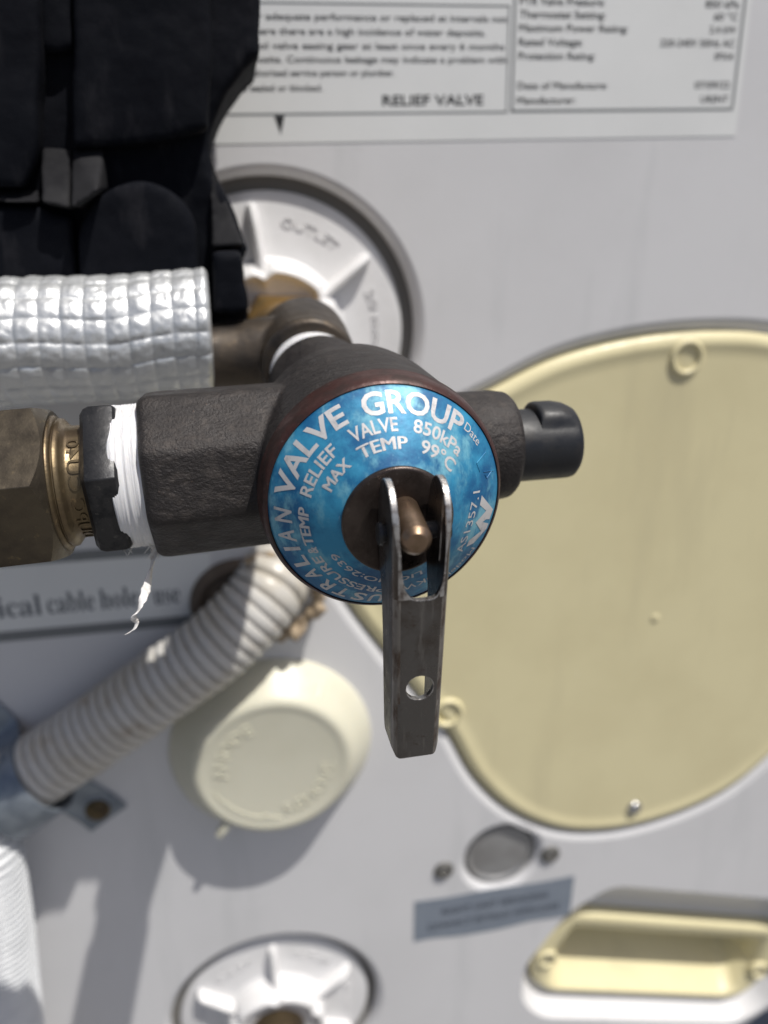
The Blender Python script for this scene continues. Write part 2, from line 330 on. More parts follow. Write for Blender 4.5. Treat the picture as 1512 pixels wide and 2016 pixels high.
outer = [Vector(v) for v in [(-700, 500), (-700, -650), (68, -650), (250, -521), (294.4, -490), (314, -476.5), (420, -404), (700, -215), (700, 500)]]
outer_r = ccw(rounded(outer, 14, 6))
lips = []                                             # (outer loop at p=0, inner loop, depth)
def lip(loop_out, loop_in, d): lips.append((loop_out, loop_in, d))
for c in (UC, LC): lip(circle2d(*c, 59.0, 128), circle2d(*c, 55.4, 128), 6.0)
lip(offset2d(cover_loop, -5.5), offset2d(cover_loop, -1.2), 3.6)
lip(circle2d(*PORT, 23.5, 72), circle2d(*PORT, 20.0, 72), 4.0)
lip(hood, offset2d(hand_out, -2.0), 13.0)
wall = MB()
vs, fs = fill2d([outer_r]+[l[0] for l in lips])
wall.add([W(x, z) for x, z in vs], fs)
for k, (a, b, d) in enumerate(lips):
    if k == 4:                                        # carry-handle recess: steep hood above, narrow lip below
        rings = [ring3(a, 0), ring3([p*0.93+q*0.07 for p, q in zip(a, b)], -0.8), ring3([p*0.80+q*0.20 for p, q in zip(a, b)], -3.6), ring3([p*0.26+q*0.74 for p, q in zip(a, b)], -d+1.2), ring3([p*0.12+q*0.88 for p, q in zip(a, b)], -d), ring3(b, -d), ring3(b, -d-6)]
    else:
        rings = [ring3(a, 0), ring3([p*0.7+q*0.3 for p, q in zip(a, b)], -0.35), ring3([p*0.35+q*0.65 for p, q in zip(a, b)], -1.1), ring3(b, -d*0.6), ring3(b, -d-5)]
    wall.loft(rings, (False, False))
edge = [ring3(outer_r, 0), ring3(offset2d(outer_r, -1.2), -0.5), ring3(offset2d(outer_r, -3), -3), ring3(offset2d(outer_r, -3), -120)]
wall.loft(edge, (False, False))
b = bmesh.new(); me = wall.mesh('wall'); b.from_mesh(me); b.free()
me.materials.append(M['paint']); me.polygons.foreach_set('use_smooth', [True]*len(me.polygons)); me.set_sharp_from_angle(angle=math.radians(40))
wo = bpy.data.objects.new('wall', me); col.objects.link(wo); structure(wo); wo['label'] = 'white painted flat casing of the water heater'

pl = MB(); pl.box(W(100, -560, -110), Vector((650, 0, 0)), Vector((0, 60, 0)), Vector((0, 0, 360)))
pl.build('corner_shade_box', M['navy']); structure(bpy.data.objects['corner_shade_box']); bpy.data.objects['corner_shade_box']['label'] = 'dark navy box added for the shade behind the bottom right corner of the casing'
g = MB(); g.add([Vector((x, y, -1000)) for x, y in ((-60000, -60000), (60000, -60000), (60000, 60000), (-60000, 60000))], [(0, 1, 2, 3)])
structure(g.build('ground', M['concrete']))

# ================================================================== LABEL PLATE at the top
t17 = math.radians(1.72); LU = Vector((math.cos(t17), 0, math.sin(t17))); LV = Vector((-math.sin(t17), 0, math.cos(t17)))
L0 = W(103.6, 35.9)                                   # where the divider meets the bottom rule
def lp(x, z, p=0.0): return L0+LU*x+LV*z+Vector((0, -p, 0))
plate = thing('instruction_label', 'pale rectangular label with printed boxes of text at the top of the casing', 'label', tuple(lp(0, 0)))
s = MB(); s.box(lp(-40, 40, 0.1), LU*132, Vector((0, 0.1, 0)), LV*49); s.build('sheet', M['sheet'], plate, bevel=0)
# sheet spans x -172..92, z -9..89
fr = MB()
def bar(mb, x0, z0, x1, z1, p=0.23): mb.box(lp((x0+x1)/2, (z0+z1)/2, p), LU*((x1-x0)/2), Vector((0, 0.03, 0)), LV*((z1-z0)/2))
bar(fr, -170, -0.35, -0.3, 0.35); bar(fr, -0.9, 0.35, -0.3, 33.0); bar(fr, -170, 32.4, -0.9, 33.0)
bar(fr, 1.3, -0.2, 89.6, 0.75); bar(fr, 0.9, -0.2, 1.8, 86); bar(fr, 88.8, 0.75, 89.8, 86); bar(fr, -170, 36.0, -0.3, 36.6); bar(fr, -0.9, 36.6, -0.3, 86)
fr.build('border', M['greyink'], plate)
tx = MB()
def line(sx, x0, x1, z, cap, bold=0.008, full=None):
    put_text(tx, sx, lp(x0, z, 0.27), LU, LV, width=x1-x0, cap=cap, bold=bold)
for sx, vis, xv, x1, px_b in (('valve to ensure adequate performance or replaced at intervals not', 'adequate', 0, 0, 0),): pass
def jl(sx, x0v, prefix, x1, z, cap=2.05):
    """line whose visible tail (after prefix) starts at x0v and ends at x1; the hidden prefix runs on to the left"""
    vs, fs = text2d(sx, 0.012); w_ = max(a for a, b in vs); v2, _ = text2d(prefix, 0.012) if prefix else ([(0, 0)], 0); wp = (max(a for a, b in v2)+0.22) if prefix else 0.0
    k = (x1-x0v)/(w_-wp)
    sy = cap/0.72
    tx.add([lp(x1-(w_-a)*k, z+b*sy, 0.27) for a, b in vs], fs)
jl('This valve must be checked for adequate performance or replaced at intervals not', -84.8, 'This valve must be checked for', -1.2, 27.9)
jl('exceeding 5 years, or more frequently where there are a high incidence of water deposits.', -88.0, 'exceeding 5 years, or more frequently w', -9.0, 23.7)
jl('Operate the pressure relief and expansion control valve easing gear at least once every 6 months', -83.6, 'Operate the pressure relief and expansion control', -2.0, 19.5)
jl('to prevent a build up of deposits. Continuous leakage may indicate a problem with', -79.2, 'to prevent a build up of deposits.', -1.2, 15.5)
jl('the heater: contact an authorised service person or plumber.', -88.0, 'the heater: contact an aut', -41.6, 11.5)
jl('The drain line must not be sealed or blocked.', -93.5, 'The drain line must not b', -67.0, 7.0)
line('RELIEF VALVE', -46.2, -9.4, 2.4, 3.3, 0.022)
for k_, v_, z, w1, w2 in (('PTR Valve Pressure:', '850 kPa', 33.2, 31.5, 13.5), ('Thermostat Setting:', '60 \u00b0C', 29.3, 32.0, 9.6), ('Maximum Power Rating:', '2.4 kW', 25.2, 41.0, 10.8),
                          ('Rated Voltage:', '220-240V 50Hz AC', 20.9, 24.0, 30.0), ('Protection Rating:', 'IPX4', 16.6, 29.0, 7.5), ('Date of Manufacture:', '07/09/22', 7.3, 34.5, 14.5), ('Manufacturer:', 'URENT', 2.6, 22.5, 11.5)):
    line(k_, 3.2, 3.2+w1, z, 2.35, 0.014); line(v_, 87.2-w2, 87.2, z, 2.35, 0.014)
tx.add([lp(-84.2, -0.4, 0.27), lp(-80.6, -0.4, 0.27), lp(-82.4, -6.4, 0.27)], [(0, 1, 2)])
tx.build('lettering', M['ink'], plate, fix=False)

# ================================================================== CABLE LABEL (lower left, behind the valve arm)
cs = thing('cable_label', 'white strip sticker with serif lettering about a cable hole beside the conduit', 'sticker', tuple(W(-80, -142)))
q = MB(); q.box(W(-78, -141.5, 0.12), Vector((63, 0, 0)), Vector((0, 0.1, 0)), Vector((0, 0, 19))); q.build('sheet', M['sheet'], cs)
q = MB(); q.box(W(-78, -158.0, 0.26), Vector((63, 0, 0)), Vector((0, 0.03, 0)), Vector((0, 0, 2.3))); q.box(W(-78, -125.0, 0.26), Vector((63, 0, 0)), Vector((0, 0.03, 0)), Vector((0, 0, 2.3)))
q.build('border', M['greyink'], cs)
q = MB()
def serif(sx): return ''.join(chr(0x1D41A+ord(c)-97) if 'a' <= c <= 'z' else c for c in sx)
for sx, x0, x1 in (('electrical', -126, -82.6), ('cable', -80.4, -62.2), ('hole', -60.0, -45.0), ('use', -39.0, -28.5)):
    put_text(q, serif(sx), W(x0, -149.4, 0.30), Vector((1, 0, 0)), Vector((0, 0, 1)), width=x1-x0, cap=9.6, bold=-0.004)
q.build('lettering', M['navyink'], cs, fix=False)

# ================================================================== ESCUTCHEONS
def escutcheon(label):
    o = W(0, 0); r = thing('pipe_escutcheon', label, 'pipe collar', (0, 0, 0), 'ribbed white collars where pipes leave the casing')
    out, up = Vector((0, -1, 0)), Vector((0, 0, 1))
    m = MB(); m.lathe([(-9, 55.6), (-6.6, 55.6), (-6.6, 49.0), (-9, 49.0)], o, out, up, 128); m.build('seal_ring', M['seal'], r)
    m = MB(); m.lathe([(-8, 50.6), (-5.6, 50.6), (-4.8, 50.2), (-4.4, 49), (-4.1, 47), (-3.8, 43), (-3.2, 34), (-2.4, 28), (-1.0, 26.6), (2.5, 26.0), (3, 10)], o, out, up, 128); m.build('disc', M['white'], r)
    m = MB(); rings = []
    def hub_r(a, base):
        d = min(abs((a-math.pi/3*k+math.pi) % (2*math.pi)-math.pi) for k in range(6)); return base-2.3*math.exp(-(d/0.10)**2)
    n = 180
    for h, b_ in ((2, 26.2), (8.5, 25.4), (10.2, 24.9), (11, 24.1), (11.2, 23.2), (10.4, 22.0), (8.3, 20.8), (7.6, 19.0), (7.4, 12)):
        rings.append([o+out*h+(up*math.cos(2*math.pi*i/n)+Vector((1, 0, 0))*math.sin(2*math.pi*i/n))*hub_r(2*math.pi*i/n, b_) for i in range(n)])
    m.loft(rings, (True, True)); m.build('hub', M['white'], r)
    m = MB(); pts = [(22.5, 1.5), (24, 3.2), (30, 2.6), (38, 1.4), (43.6, 0.4), (45.9, -0.8), (46.8, -3.8)]
    rad = [1.5, 2.0, 2.1, 2.1, 2.15, 1.7, 0.8]
    rings = []
    for (d, h), rr in zip(pts, rad):
        rings.append([Vector((math.cos(a)*rr, -(h-2.6)-math.sin(a)*rr*2.1, d)) for a in [2*math.pi*j/14 for j in range(14)]])
    m.loft(rings); rb = m.build('rib', M['white'], r)
    for k in range(1, 6):
        c = rb.copy(); col.objects.link(c); c.parent = r; c.rotation_euler = (0, k*math.pi/3, 0)
    for word, a0, a1 in (('OUTLET', 14, 46), ('20 mm', 74, 104), ('INLET', -46, -16), ('15 mm', -104, -76)):
        vs, fs = text2d(word, 0.012); x1 = max(a for a, b in vs)
        m = MB()
        if 1:
            m.add([(lambda rr, a: Vector((rr*math.sin(a), 3.3, rr*math.cos(a))))(38.6+b*5.0, math.radians(a0+(a1-a0)*x/x1)) for x, b in vs], fs)
        me_ = evalmods(m, [('SOLIDIFY', dict(thickness=0.45, offset=0.0))]); me_.build('lettering', M['white'], r)
    return r
ue = escutcheon('upper white ribbed plastic collar around the bronze tee, partly behind the black foam')
le = ue.copy(); col.objects.link(le); le['label'] = 'lower white ribbed plastic collar cut off by the bottom edge of the photo'
for ch in list(ue.children):
    c = ch.copy(); col.objects.link(c); c.parent = le
ue.location = W(*UC)*S; le.location = W(*LC)*S
ue.rotation_euler = (0, math.radians(-7), 0)
for e_ in (ue, le):
    if '_o' in e_: del e_['_o']
st = MB(); st.lathe([(2, 14.2), (26, 14.2), (27.4, 13.2), (27.4, 11.0), (6, 11)], W(*LC), (0, -1, 0), (0, 0, 1), 64)
tag(st.build('brass_socket', M['brass'], org=W(*LC)), 'short brass pipe socket standing out of the lower white collar', 'pipe fitting')

# ================================================================== COVER PLATE
cv = thing('access_cover', 'large round cream plastic access cover right of the valve', 'cover', tuple(W(180, -175)))
m = MB()
m.loft([ring3(cover_loop, -8), ring3(cover_loop, -2.6), ring3(offset2d(cover_loop, 0.8), -1.2), ring3(offset2d(cover_loop, 2.2), 0.2), ring3(offset2d(cover_loop, 4.5), 0.9), ring3(offset2d(cover_loop, 6.0), 0.9), ring3(offset2d(cover_loop, 7.5), 0.35), ring3(offset2d(cover_loop, 12), 0.3)], (False, True))
m.build('plate', M['cream'], cv, sharp=50)
def boss(x, z, ang):
    m = MB(); m.lathe([(-2, 8.2), (0.5, 8.0), (1.6, 7.4), (2.0, 6.6), (1.6, 5.6), (-1.2, 4.9), (-3.9, 4.6), (-4.0, 0.1)], W(x, z), (0, -1, 0), (0, 0, 1), 48, (False, True))
    o_ = m.build('screw_boss', M['cream'], cv, sharp=60)
    m = MB(); m.lathe([(-3.9, 4.5), (-3.2, 4.3), (-3.1, 0.1)], W(x, z), (0, -1, 0), (0, 0, 1), 32, (False, True)); h = m.build('hole', M['holeshade'], cv); return o_
boss(188.2, -55.0, 0); boss(88.6, -220.0, 0)
m = MB(); m.lathe([(-1, 4.2), (0.8, 4.1), (1.7, 3.4), (2.3, 2.0), (2.5, 0.2)], W(194.4, -295.2), (0, -1, 0), (0, 0, 1), 32, (False, True)); m.build('screw', M['screw'], cv, sharp=60)
m = MB(); m.lathe([(0.2, 2.4), (0.55, 1.9), (0.7, 0.1)], at(1290, 1217, 0.4)+Vector((0, 0.2, 0)), (0, -1, 0), (0, 0, 1), 24, (False, True)); m.build('moulding_mark', M['cream'], cv, sharp=80)

# ================================================================== ANODE CAP
CC = (5.5, -226.5)
cp = thing('anode_cap', 'round ivory plastic cap with embossed arrow below the relief valve', 'cap', tuple(W(*CC)))
m = MB(); m.lathe([(-0.5, 46), (0.8, 46), (2.2, 45.4), (8, 41.0), (13.0, 37.2), (15.4, 35.4), (16.6, 33.8), (16.8, 32), (16.2, 30), (16.0, 28), (16.0, 1)], W(*CC), (0, -1, 0), (0, 0, 1), 128, (False, True)); m.build('shell', M['ivory'], cp, sharp=60)
m = MB(); a = math.radians(34); d = Vector((math.sin(a), 0, math.cos(a))); m.tube([W(*CC, 2)+d*42.8, W(*CC, 7)+d*40.5, W(*CC, 12)+d*36.6], [1.6, 1.8, 1.5], 12); m.build('grip_notch', M['ivory'], cp)
a = math.radians(217); d = Vector((math.sin(a), 0, math.cos(a))); sd = Vector((0, -1, 0)).cross(d)
m = MB(); m.box(W(*CC, 13.0)+d*39.6, d*5.2, sd*1.6, Vector((0, 2.2, 0))); m.build('tab', M['ivory'], cp, bevel=0.6)
m = MB()
def arc_text(mb, word, c, p, r, cap, a0, a1, inward=False, bold=0.01):
    vs, fs = text2d(word, bold); x0 = min(v[0] for v in vs); x1 = max(v[0] for v in vs); o = []
    for x, b in vs:
        t_ = (x-x0)/(x1-x0); ang = math.radians(a0+(a1-a0)*t_); rr = r-b/0.72*cap if inward else r+b/0.72*cap
        o.append(W(c[0]+rr*math.sin(ang), c[1]+rr*math.cos(ang), p))
    mb.add(o, fs)
arc_text(m, 'ANODE', CC, 16.0, 20.5, 6.0, -98, -22)
arc_text(m, 'REMOVE', CC, 16.0, 26.5, 6.0, 172, 92, inward=True, bold=0.0)
m2 = MB()
pts = [(math.radians(252-i*2.6)) for i in range(31)]
wid = [0.3+2.0*min(1, i/8) for i in range(23)]+[4.6*(1-(i/7.0)) for i in range(8)]
vsx = []; fsx = []
for i, an in enumerate(pts):
    for sg in (-1, 1):
        rr = 28.2+sg*wid[i]*0.6; vsx.append(W(CC[0]+rr*math.sin(an), CC[1]+rr*math.cos(an), 16.0))
for i in range(30): fsx.append((2*i, 2*i+1, 2*i+3, 2*i+2))
m.add(vsx, fsx)
evalmods(m, [('SOLIDIFY', dict(thickness=0.7, offset=0.0))]).build('lettering', M['ivory'], cp)

# ================================================================== KNOCKOUT PORT, RIVETS, STICKER
m = MB(); m.lathe([(-7, 18.6), (-3.4, 18.6), (-2.2, 17.9), (-2.6, 16.6), (-3.6, 15.8), (-3.4, 10), (-3.0, 0.2)], W(*PORT), (0, -1, 0), (0, 0, 1), 72, (False, True))
tag(m.build('knockout_plug', M['disc'], org=W(*PORT), sharp=50), 'round scuffed grey metal knockout plug above the blue-grey sticker', 'plug')
def rivet(x, z, lab):
    r = thing('rivet', lab, 'rivet', tuple(W(x, z)), 'rivets beside the round knockout plug')
    m = MB(); m.lathe([(-0.5, 5.4), (0.7, 5.3), (1.7, 4.4), (2.2, 3.0), (2.2, 2.3), (1.0, 2.0)], W(x, z), (0, -1, 0), (0, 0, 1), 32, (False, True)); m.build('flange', M['darkscrew'], r)
    m = MB(); m.lathe([(0.6, 1.9), (1.6, 1.7), (1.8, 0.1)], W(x, z), (0, -1, 0), (0, 0, 1), 24, (False, True)); m.build('pin', M['screw'], r)
rivet(89.6, -318.0, 'small dull metal rivet left of the grey knockout plug'); rivet(148.7, -318.5, 'small dull metal rivet right of the grey knockout plug')
sk = thing('warning_sticker', 'blue-grey rectangular sticker with two lines of dark text under the knockout plug', 'sticker', tuple(W(119, -351)))
m = MB(); nx = 40; vsx = []; fsx = []
for i in range(nx+1):
    x = 74.2+90*i/nx; wav = -1.9*math.exp(-((x-112)/15)**2); zt = -336.9+0.4*math.sin(x*0.12)
    for z in (zt, -350.5, -365.4+wav): vsx.append(W(x, z, 0.18+0.15*math.sin(x*0.21)*(1 if z < -360 else 0)))
for i in range(nx):
    for j in range(2): fsx.append((3*i+j, 3*i+j+1, 3*i+j+4, 3*i+j+3))
m.add(vsx, fsx); evalmods(m, [('SOLIDIFY', dict(thickness=0.12, offset=0.0))]).build('sheet', M['bluegrey'], sk)
m = MB(); X_, Z_ = Vector((1, 0, 0)), Vector((0, 0, 1))
put_text(m, 'RIGHT UNIT SERVICING', W(119.5, -349.0, 0.42), X_, Z_, width=60, cap=4.3, bold=0.012, align='C')
put_text(m, 'CONNECT FITTINGS WITH CARE', W(119.5, -358.6, 0.42), X_, Z_, width=75, cap=4.3, bold=0.012, align='C')
m.build('lettering', M['navyink'], sk, fix=False)

# ================================================================== CARRY HANDLE
hd = thing('carry_handle', 'recessed cream plastic carry handle in the bottom right corner', 'handle', tuple(W(HC.x, HC.y)))
def sub(L, d): return offset2d(L, d)
op = hloop([(-68, 25), (68, 25), (70, 18), (73, 4), (67, -16), (60, -20), (-60, -20), (-67, -16), (-73, 4), (-70, 18)], 5)
deep = hloop([(-60, 23), (60, 23), (62, 18), (63, 12), (60, 9), (56, 8), (-56, 8), (-60, 9), (-63, 12), (-62, 18)], 3)
m = MB(); m.loft([ring3(hand_out, -20), ring3(hand_out, -9.5), ring3(sub(hand_out, 1.0), -7.8), ring3(sub(hand_out, 2.8), -7.0), ring3([p*0.7+q*0.3 for p, q in zip(sub(hand_out, 2.8), op)], -7.0), ring3([p*0.12+q*0.88 for p, q in zip(sub(hand_out, 2.8), op)], -8.5), ring3(op, -10.5),
                  ring3([p*0.75+q*0.25 for p, q in zip(op, deep)], -18), ring3([p*0.15+q*0.85 for p, q in zip(op, deep)], -40), ring3(deep, -43)], (False, True))
m.build('cup', M['cream'], hd, sharp=60)
for sg in (-1, 1):
    c = HC+HU*(77.5*sg)+HV*1.5
    m = MB(); m.lathe([(-9, 6.6), (-6.4, 6.3), (-5.4, 5.2), (-5.6, 4.2), (-7.4, 3.4), (-7.6, 0.1)], W(c.x, c.y), (0, -1, 0), (0, 0, 1), 36, (False, True)); m.build('screw_boss', M['cream'], hd, sharp=60)
    m = MB(); m.lathe([(-8.5, 3.2), (-7.0, 3.0), (-6.6, 1.6), (-6.5, 0.1)], W(c.x, c.y), (0, -1, 0), (0, 0, 1), 24, (False, True)); m.build('screw', M['darkscrew'], hd)

# ================================================================== CORRUGATED CONDUIT, CLAMP, HOSE
def corrugated(path, r0, pitch, depth, n=40, sub_=10, flat=0.62):
    """ring-ribbed tube along a smooth path"""
    P = spline(path, 60, False); L = [0]
    for i in range(1, len(P)): L.append(L[-1]+(P[i]-P[i-1]).length)
    tot = L[-1]; N_ = int(tot/pitch*sub_); pts = []; rad = []; j = 0
    for i in range(N_+1):
        s_ = tot*i/N_
        while j < len(L)-2 and L[j+1] < s_: j += 1
        t_ = (s_-L[j])/max(1e-6, L[j+1]-L[j]); pts.append(P[j].lerp(P[j+1], t_))
        ph = (s_/pitch) % 1.0
        rad.append(r0-depth*max(0, (abs(ph-0.5)*2-flat)/(1-flat))**1.2-0.18*depth*(1-math.cos((ph-0.5)*2*math.pi))*0.5)
    m = MB(); m.tube(pts, rad, n); return m
con = [at(545, 1128, 0)+Vector((4, 8, 3)), at(540, 1142, 5), at(514, 1182, 11), at(464, 1236, 15), at(400, 1292, 17), at(300, 1362, 17), at(200, 1432, 16), at(90, 1505, 16), at(20, 1552, 16), at(-80, 1620, 16)]
tag(corrugated(con, 15.4, 4.7, 2.0, flat=0.60).build('conduit', M['conduit'], org=W(-40, -180)), 'grey-white corrugated conduit running diagonally behind the loose tape strand', 'conduit')
sl = MB()
for k in range(3):
    c0 = at(540, 1165, 3); pts = []; rad = []
    for i in range(26):
        a = math.radians(-135+i*9.4+k*11); rr = 17.5+random.uniform(-1.3, 2.4)
        pts.append(c0+Vector((rr*math.cos(a), -random.uniform(0.5, 5)-k*1.5, rr*math.sin(a)))); rad.append(random.uniform(1.1, 3.0))
    sl.tube(pts, rad, 8)
tag(evalmods(sl, [('REMESH', dict(mode='VOXEL', voxel_size=0.7)), ('SMOOTH', dict(factor=0.5, iterations=2))]).build('sealant_collar', M['putty'], org=at(556, 1150, 3)), 'ragged brown sealant smeared round the upper end of the conduit', 'sealant')
m = MB(); gc = at(470, 1186, 0); m.lathe([(-1, 20.5), (2.0, 20.0), (3.6, 19.0), (4.2, 17.5), (4.0, 16), (1, 14)], Vector((gc.x, 0, gc.z)), (0, -1, 0), (0, 0, 1), 64, (False, True))
tag(m.build('rubber_grommet', M['grommet'], org=gc), 'dark brown rubber grommet behind the upper end of the conduit', 'grommet')
# saddle clamp over the conduit
cl = thing('saddle_clamp', 'galvanised saddle clamp screwed over the lower end of the conduit', 'pipe clamp', tuple(W(-94, -217)))
cdir = Vector((0.83, 0, 0.555)).normalized(); cn = Vector((0.555, 0, -0.83)).normalized(); A = W(-96.5, -219.5)
prof = [(-50, 1.0), (-24, 1.0), (-19.5, 2.6)]+[(-17.3*math.cos(a), 16+17.3*math.sin(a)) for a in [math.radians(x) for x in range(-20, 201, 12)]]+[(19.5, 2.6), (24, 1.0), (36, 1.0), (44.5, 1.0)]
rings = []
for k, (t_, h) in enumerate(prof):
    tw = 0.0; hw = 10.2
    if t_ > 24: tw = 2.5
    c = A+cn*t_+Vector((0, -h, 0))+cdir*tw
    a_, b_ = prof[max(0, k-1)], prof[min(len(prof)-1, k+1)]
    nn = (cn*-(b_[1]-a_[1])+Vector((0, -1, 0))*(b_[0]-a_[0])).normalized()*0.75
    rings.append([c-cdir*hw-nn, c+cdir*hw-nn, c+cdir*hw+nn, c-cdir*hw+nn])
m = MB(); m.loft(rings); m.build('strap', M['galv'], cl, bevel=0.4, sharp=40)
sp = W(-73.5, -248.0)
m = MB(); m.lathe([(1.7, 7.2), (2.2, 7.0), (2.6, 6.0), (2.6, 1)], sp, (0, -1, 0), (0, 0, 1), 40, (False, True)); m.build('washer', M['galv'], cl)
m = MB(); m.lathe([(2.4, 5.6), (3.6, 5.4), (4.6, 4.4), (5.2, 2.6), (5.3, 0.2)], sp, (0, -1, 0), (0, 0, 1), 32, (False, True)); sb = m.build('screw', M['brownscrew'], cl)
hp = [W(-150, -205, 16), at(-80, 1600, 18), at(-36, 1662, 23), at(-20, 1735, 24), at(-2, 1850, 24), at(8, 1940, 24), at(18, 2020, 24), at(30, 2120, 24)]
tag(corrugated(hp, 14.5, 3.2, 1.7, flat=0.25).build('drain_hose', M['hose'], org=W(-115, -290, 45)), 'bright white finely ribbed hose at the lower left edge', 'hose')

# ================================================================== RELIEF VALVE
FC = at(760, 984, 163)
AX = Vector((4, -163, -6)).normalized()               # towards the camera
VX = (-AX).cross(Vector((0, 0, 1))).normalized(); VZ = VX.cross(-AX)
def V(x, y, z): return FC+VX*x-AX*y+VZ*z               # y runs from the rim of the face into the wall
IN = -AX
vl = thing('relief_valve', 'dark bronze pressure relief valve with round blue lettered face and steel lever', 'valve', tuple(FC))
body = MB()
body.lathe([(3.5, 22.0), (3.7, 23.0), (5.0, 23.4), (30, 23.2), (37, 22.6), (39.5, 20.8), (40.2, 10)], FC, IN, VZ, 96)
neck0 = at(617, 738, 91); neck1 = V(0, 36, 0); nk = neck1-neck0; body.lathe([(3.8, 10), (4.2, 12.6), (5.2, 13.3), (nk.length, 15.5)], neck0, nk, VZ, 64)
axl = (V(-75, 27, -2.6)-V(0, 27, 0.3)).normalized()
def octo(c, ax, apo, rot, hw):
    return None
def ngon(o, ax, prof, n, ref, rot, rr):
    """prism with rounded corners, n flats; prof (distance, apothem)"""
    ax = ax.normalized(); ref = (ref-ax*ref.dot(ax)).normalized(); oth = ax.cross(ref); rings = []
    for h, ap in prof:
        R_ = ap/math.cos(math.pi/n); base = [Vector((R_*math.cos(2*math.pi*i/n+rot), R_*math.sin(2*math.pi*i/n+rot))) for i in range(n)]
        rings.append([o+ax*h+ref*v.x+oth*v.y for v in rounded(base, rr, 3)])
    return rings
front = Vector((0, -1, 0))
body.loft(ngon(V(0, 27, 0.3), axl, [(0, 16.4), (42.2, 16.7), (43.8, 16.5), (44.8, 15.7), (45.1, 13)], 8, front, math.radians(30), 1.6))
body.lathe([(0, 12.6), (30.5, 12.5), (33.4, 12.1), (34.6, 11.0), (34.8, 6)], V(0, 27, 0.2), VX, VZ, 64)
body2 = evalmods(body, [('REMESH', dict(mode='VOXEL', voxel_size=0.42)), ('SMOOTH', dict(factor=0.5, iterations=5))])
body2.build('body', M['cast'], vl, sharp=180)
m = MB(); m.lathe([(5.6, 23.2), (5.3, 23.75), (4.6, 23.6), (3.0, 23.5), (1.4, 23.3), (0.5, 22.95), (0.05, 22.6), (-0.15, 22.35), (0.1, 22.15), (0.7, 21.6)], FC, IN, VZ, 160, (False, False)); m.build('bezel', M['bezel'], vl, sharp=60)
R0, R1, HH = 22.3, 10.1, 9.5
def cone_y(r): t_ = (R0-r)/(R0-R1); return -HH*(t_+0.05*math.sin(math.pi*t_))
m = MB(); m.lathe([(0.4, R0)]+[(cone_y(R0-(R0-R1)*i/24)+(0.25 if i == 0 else 0), R0-(R0-R1)*i/24) for i in range(25)], FC, IN, VZ, 256, (False, False))
fp = m.build('face_plate', M['blue'], vl, sharp=60)
lt = MB()
def on_cone(r, th, up=0.05):
    sl_ = math.atan2(HH, R0-R1)
    return V(0, cone_y(r)-up*math.cos(sl_), 0)+(VX*math.sin(th)+VZ*math.cos(th))*(r+up*math.sin(sl_))
def cone_mesh(vs, fs, fmap):
    bm = bmesh.new(); bv = [bm.verts.new((x, y, 0)) for x, y in vs]
    for f in fs:
        try: bm.faces.new([bv[i] for i in f])
        except ValueError: pass
    bmesh.ops.triangulate(bm, faces=bm.faces)
    for _ in range(4):
        ed = [e for e in bm.edges if e.calc_length() > 0.16]
        if not ed: break
        bmesh.ops.subdivide_edges(bm, edges=ed, cuts=1); bmesh.ops.triangulate(bm, faces=[f for f in bm.faces if len(f.verts) > 3])
    bm.verts.index_update()
    lt.add([fmap(v.co.x, v.co.y) for v in bm.verts], [tuple(v.index for v in f.verts) for f in bm.faces]); bm.free()
def ctext(sx, a0, a1, ra, rb, bold=0.018, up=0.05):
    vs, fs = text2d(sx, bold); x0 = min(a for a, b in vs); x1 = max(a for a, b in vs)
    cone_mesh(vs, fs, lambda x, y: on_cone(ra+(rb-ra)*y/0.72, math.radians(a0+(a1-a0)*(x-x0)/(x1-x0)), up))
def ctext2(sx, a0, a1, ra, rb, sh=0.9):
    ctext(sx, a0, a1-sh, ra, rb-0.06, 0.0); ctext(sx, a0+sh*0.5, a1-sh*0.5, ra+0.06, rb, 0.0, 0.062); ctext(sx, a0+sh, a1, ra, rb-0.03, 0.0, 0.074)
def letters(word, angs, ra, rb, hw, bold=0.012):
    """letters one by one at measured angles, hw = half width in mm"""
    for ch, a in zip(word, angs):
        vs, fs = text2d(ch, bold); x0 = min(p for p, q in vs); x1 = max(p for p, q in vs); rm = (ra+rb)/2
        h_ = hw*(0.3 if ch in 'I1:' else 1.15 if ch in 'MW&' else 1.0)
        cone_mesh(vs, fs, lambda x, y: on_cone(ra+(rb-ra)*y/0.72, math.radians(a)+(2*(x-x0)/(x1-x0)-1)*h_/rm))
letters('AUSTRALIAN', [-183, -173, -163, -152.5, -142, -131.5, -120.5, -112, -103.5, -91.5], 18.3, 21.2, 1.33, 0.024)
ctext('VALVE', -80.5, -24.5, 18.2, 21.3, 0.024); ctext('GROUP', -15, 43.5, 18.0, 21.4, 0.024)
ctext('PRESSURE', -176, -119.5, 15.5, 17.3); ctext('&', -117, -111.5, 15.4, 17.2); ctext2('TEMP', -110.5, -83.5, 15.4, 17.2)
ctext('RELIEF', -75.5, -39.5, 15.4, 17.3); ctext('VALVE', -28, 2.8, 15.3, 17.4); ctext('850kPa', 13, 50.5, 15.3, 17.35)
ctext('LIC NO:2639', 156, 239.5, 12.5, 13.9, 0.010)
ctext2('MAX', -65, -38, 12.7, 14.5); ctext2('TEMP', -29, 9, 12.6, 14.6); ctext('99\u00b0C', 20, 52.5, 12.5, 14.6)
ctext('10KW', 146, 174.5, 15.9, 17.8, 0.004); ctext('Date', 45, 58, 19.6, 21.0, 0.0); ctext('Model', 122, 142, 19.8, 21.2, 0.0)
def flat_on_cone(x, z, up=0.05): return on_cone(math.hypot(x, z), math.atan2(x, z), up)
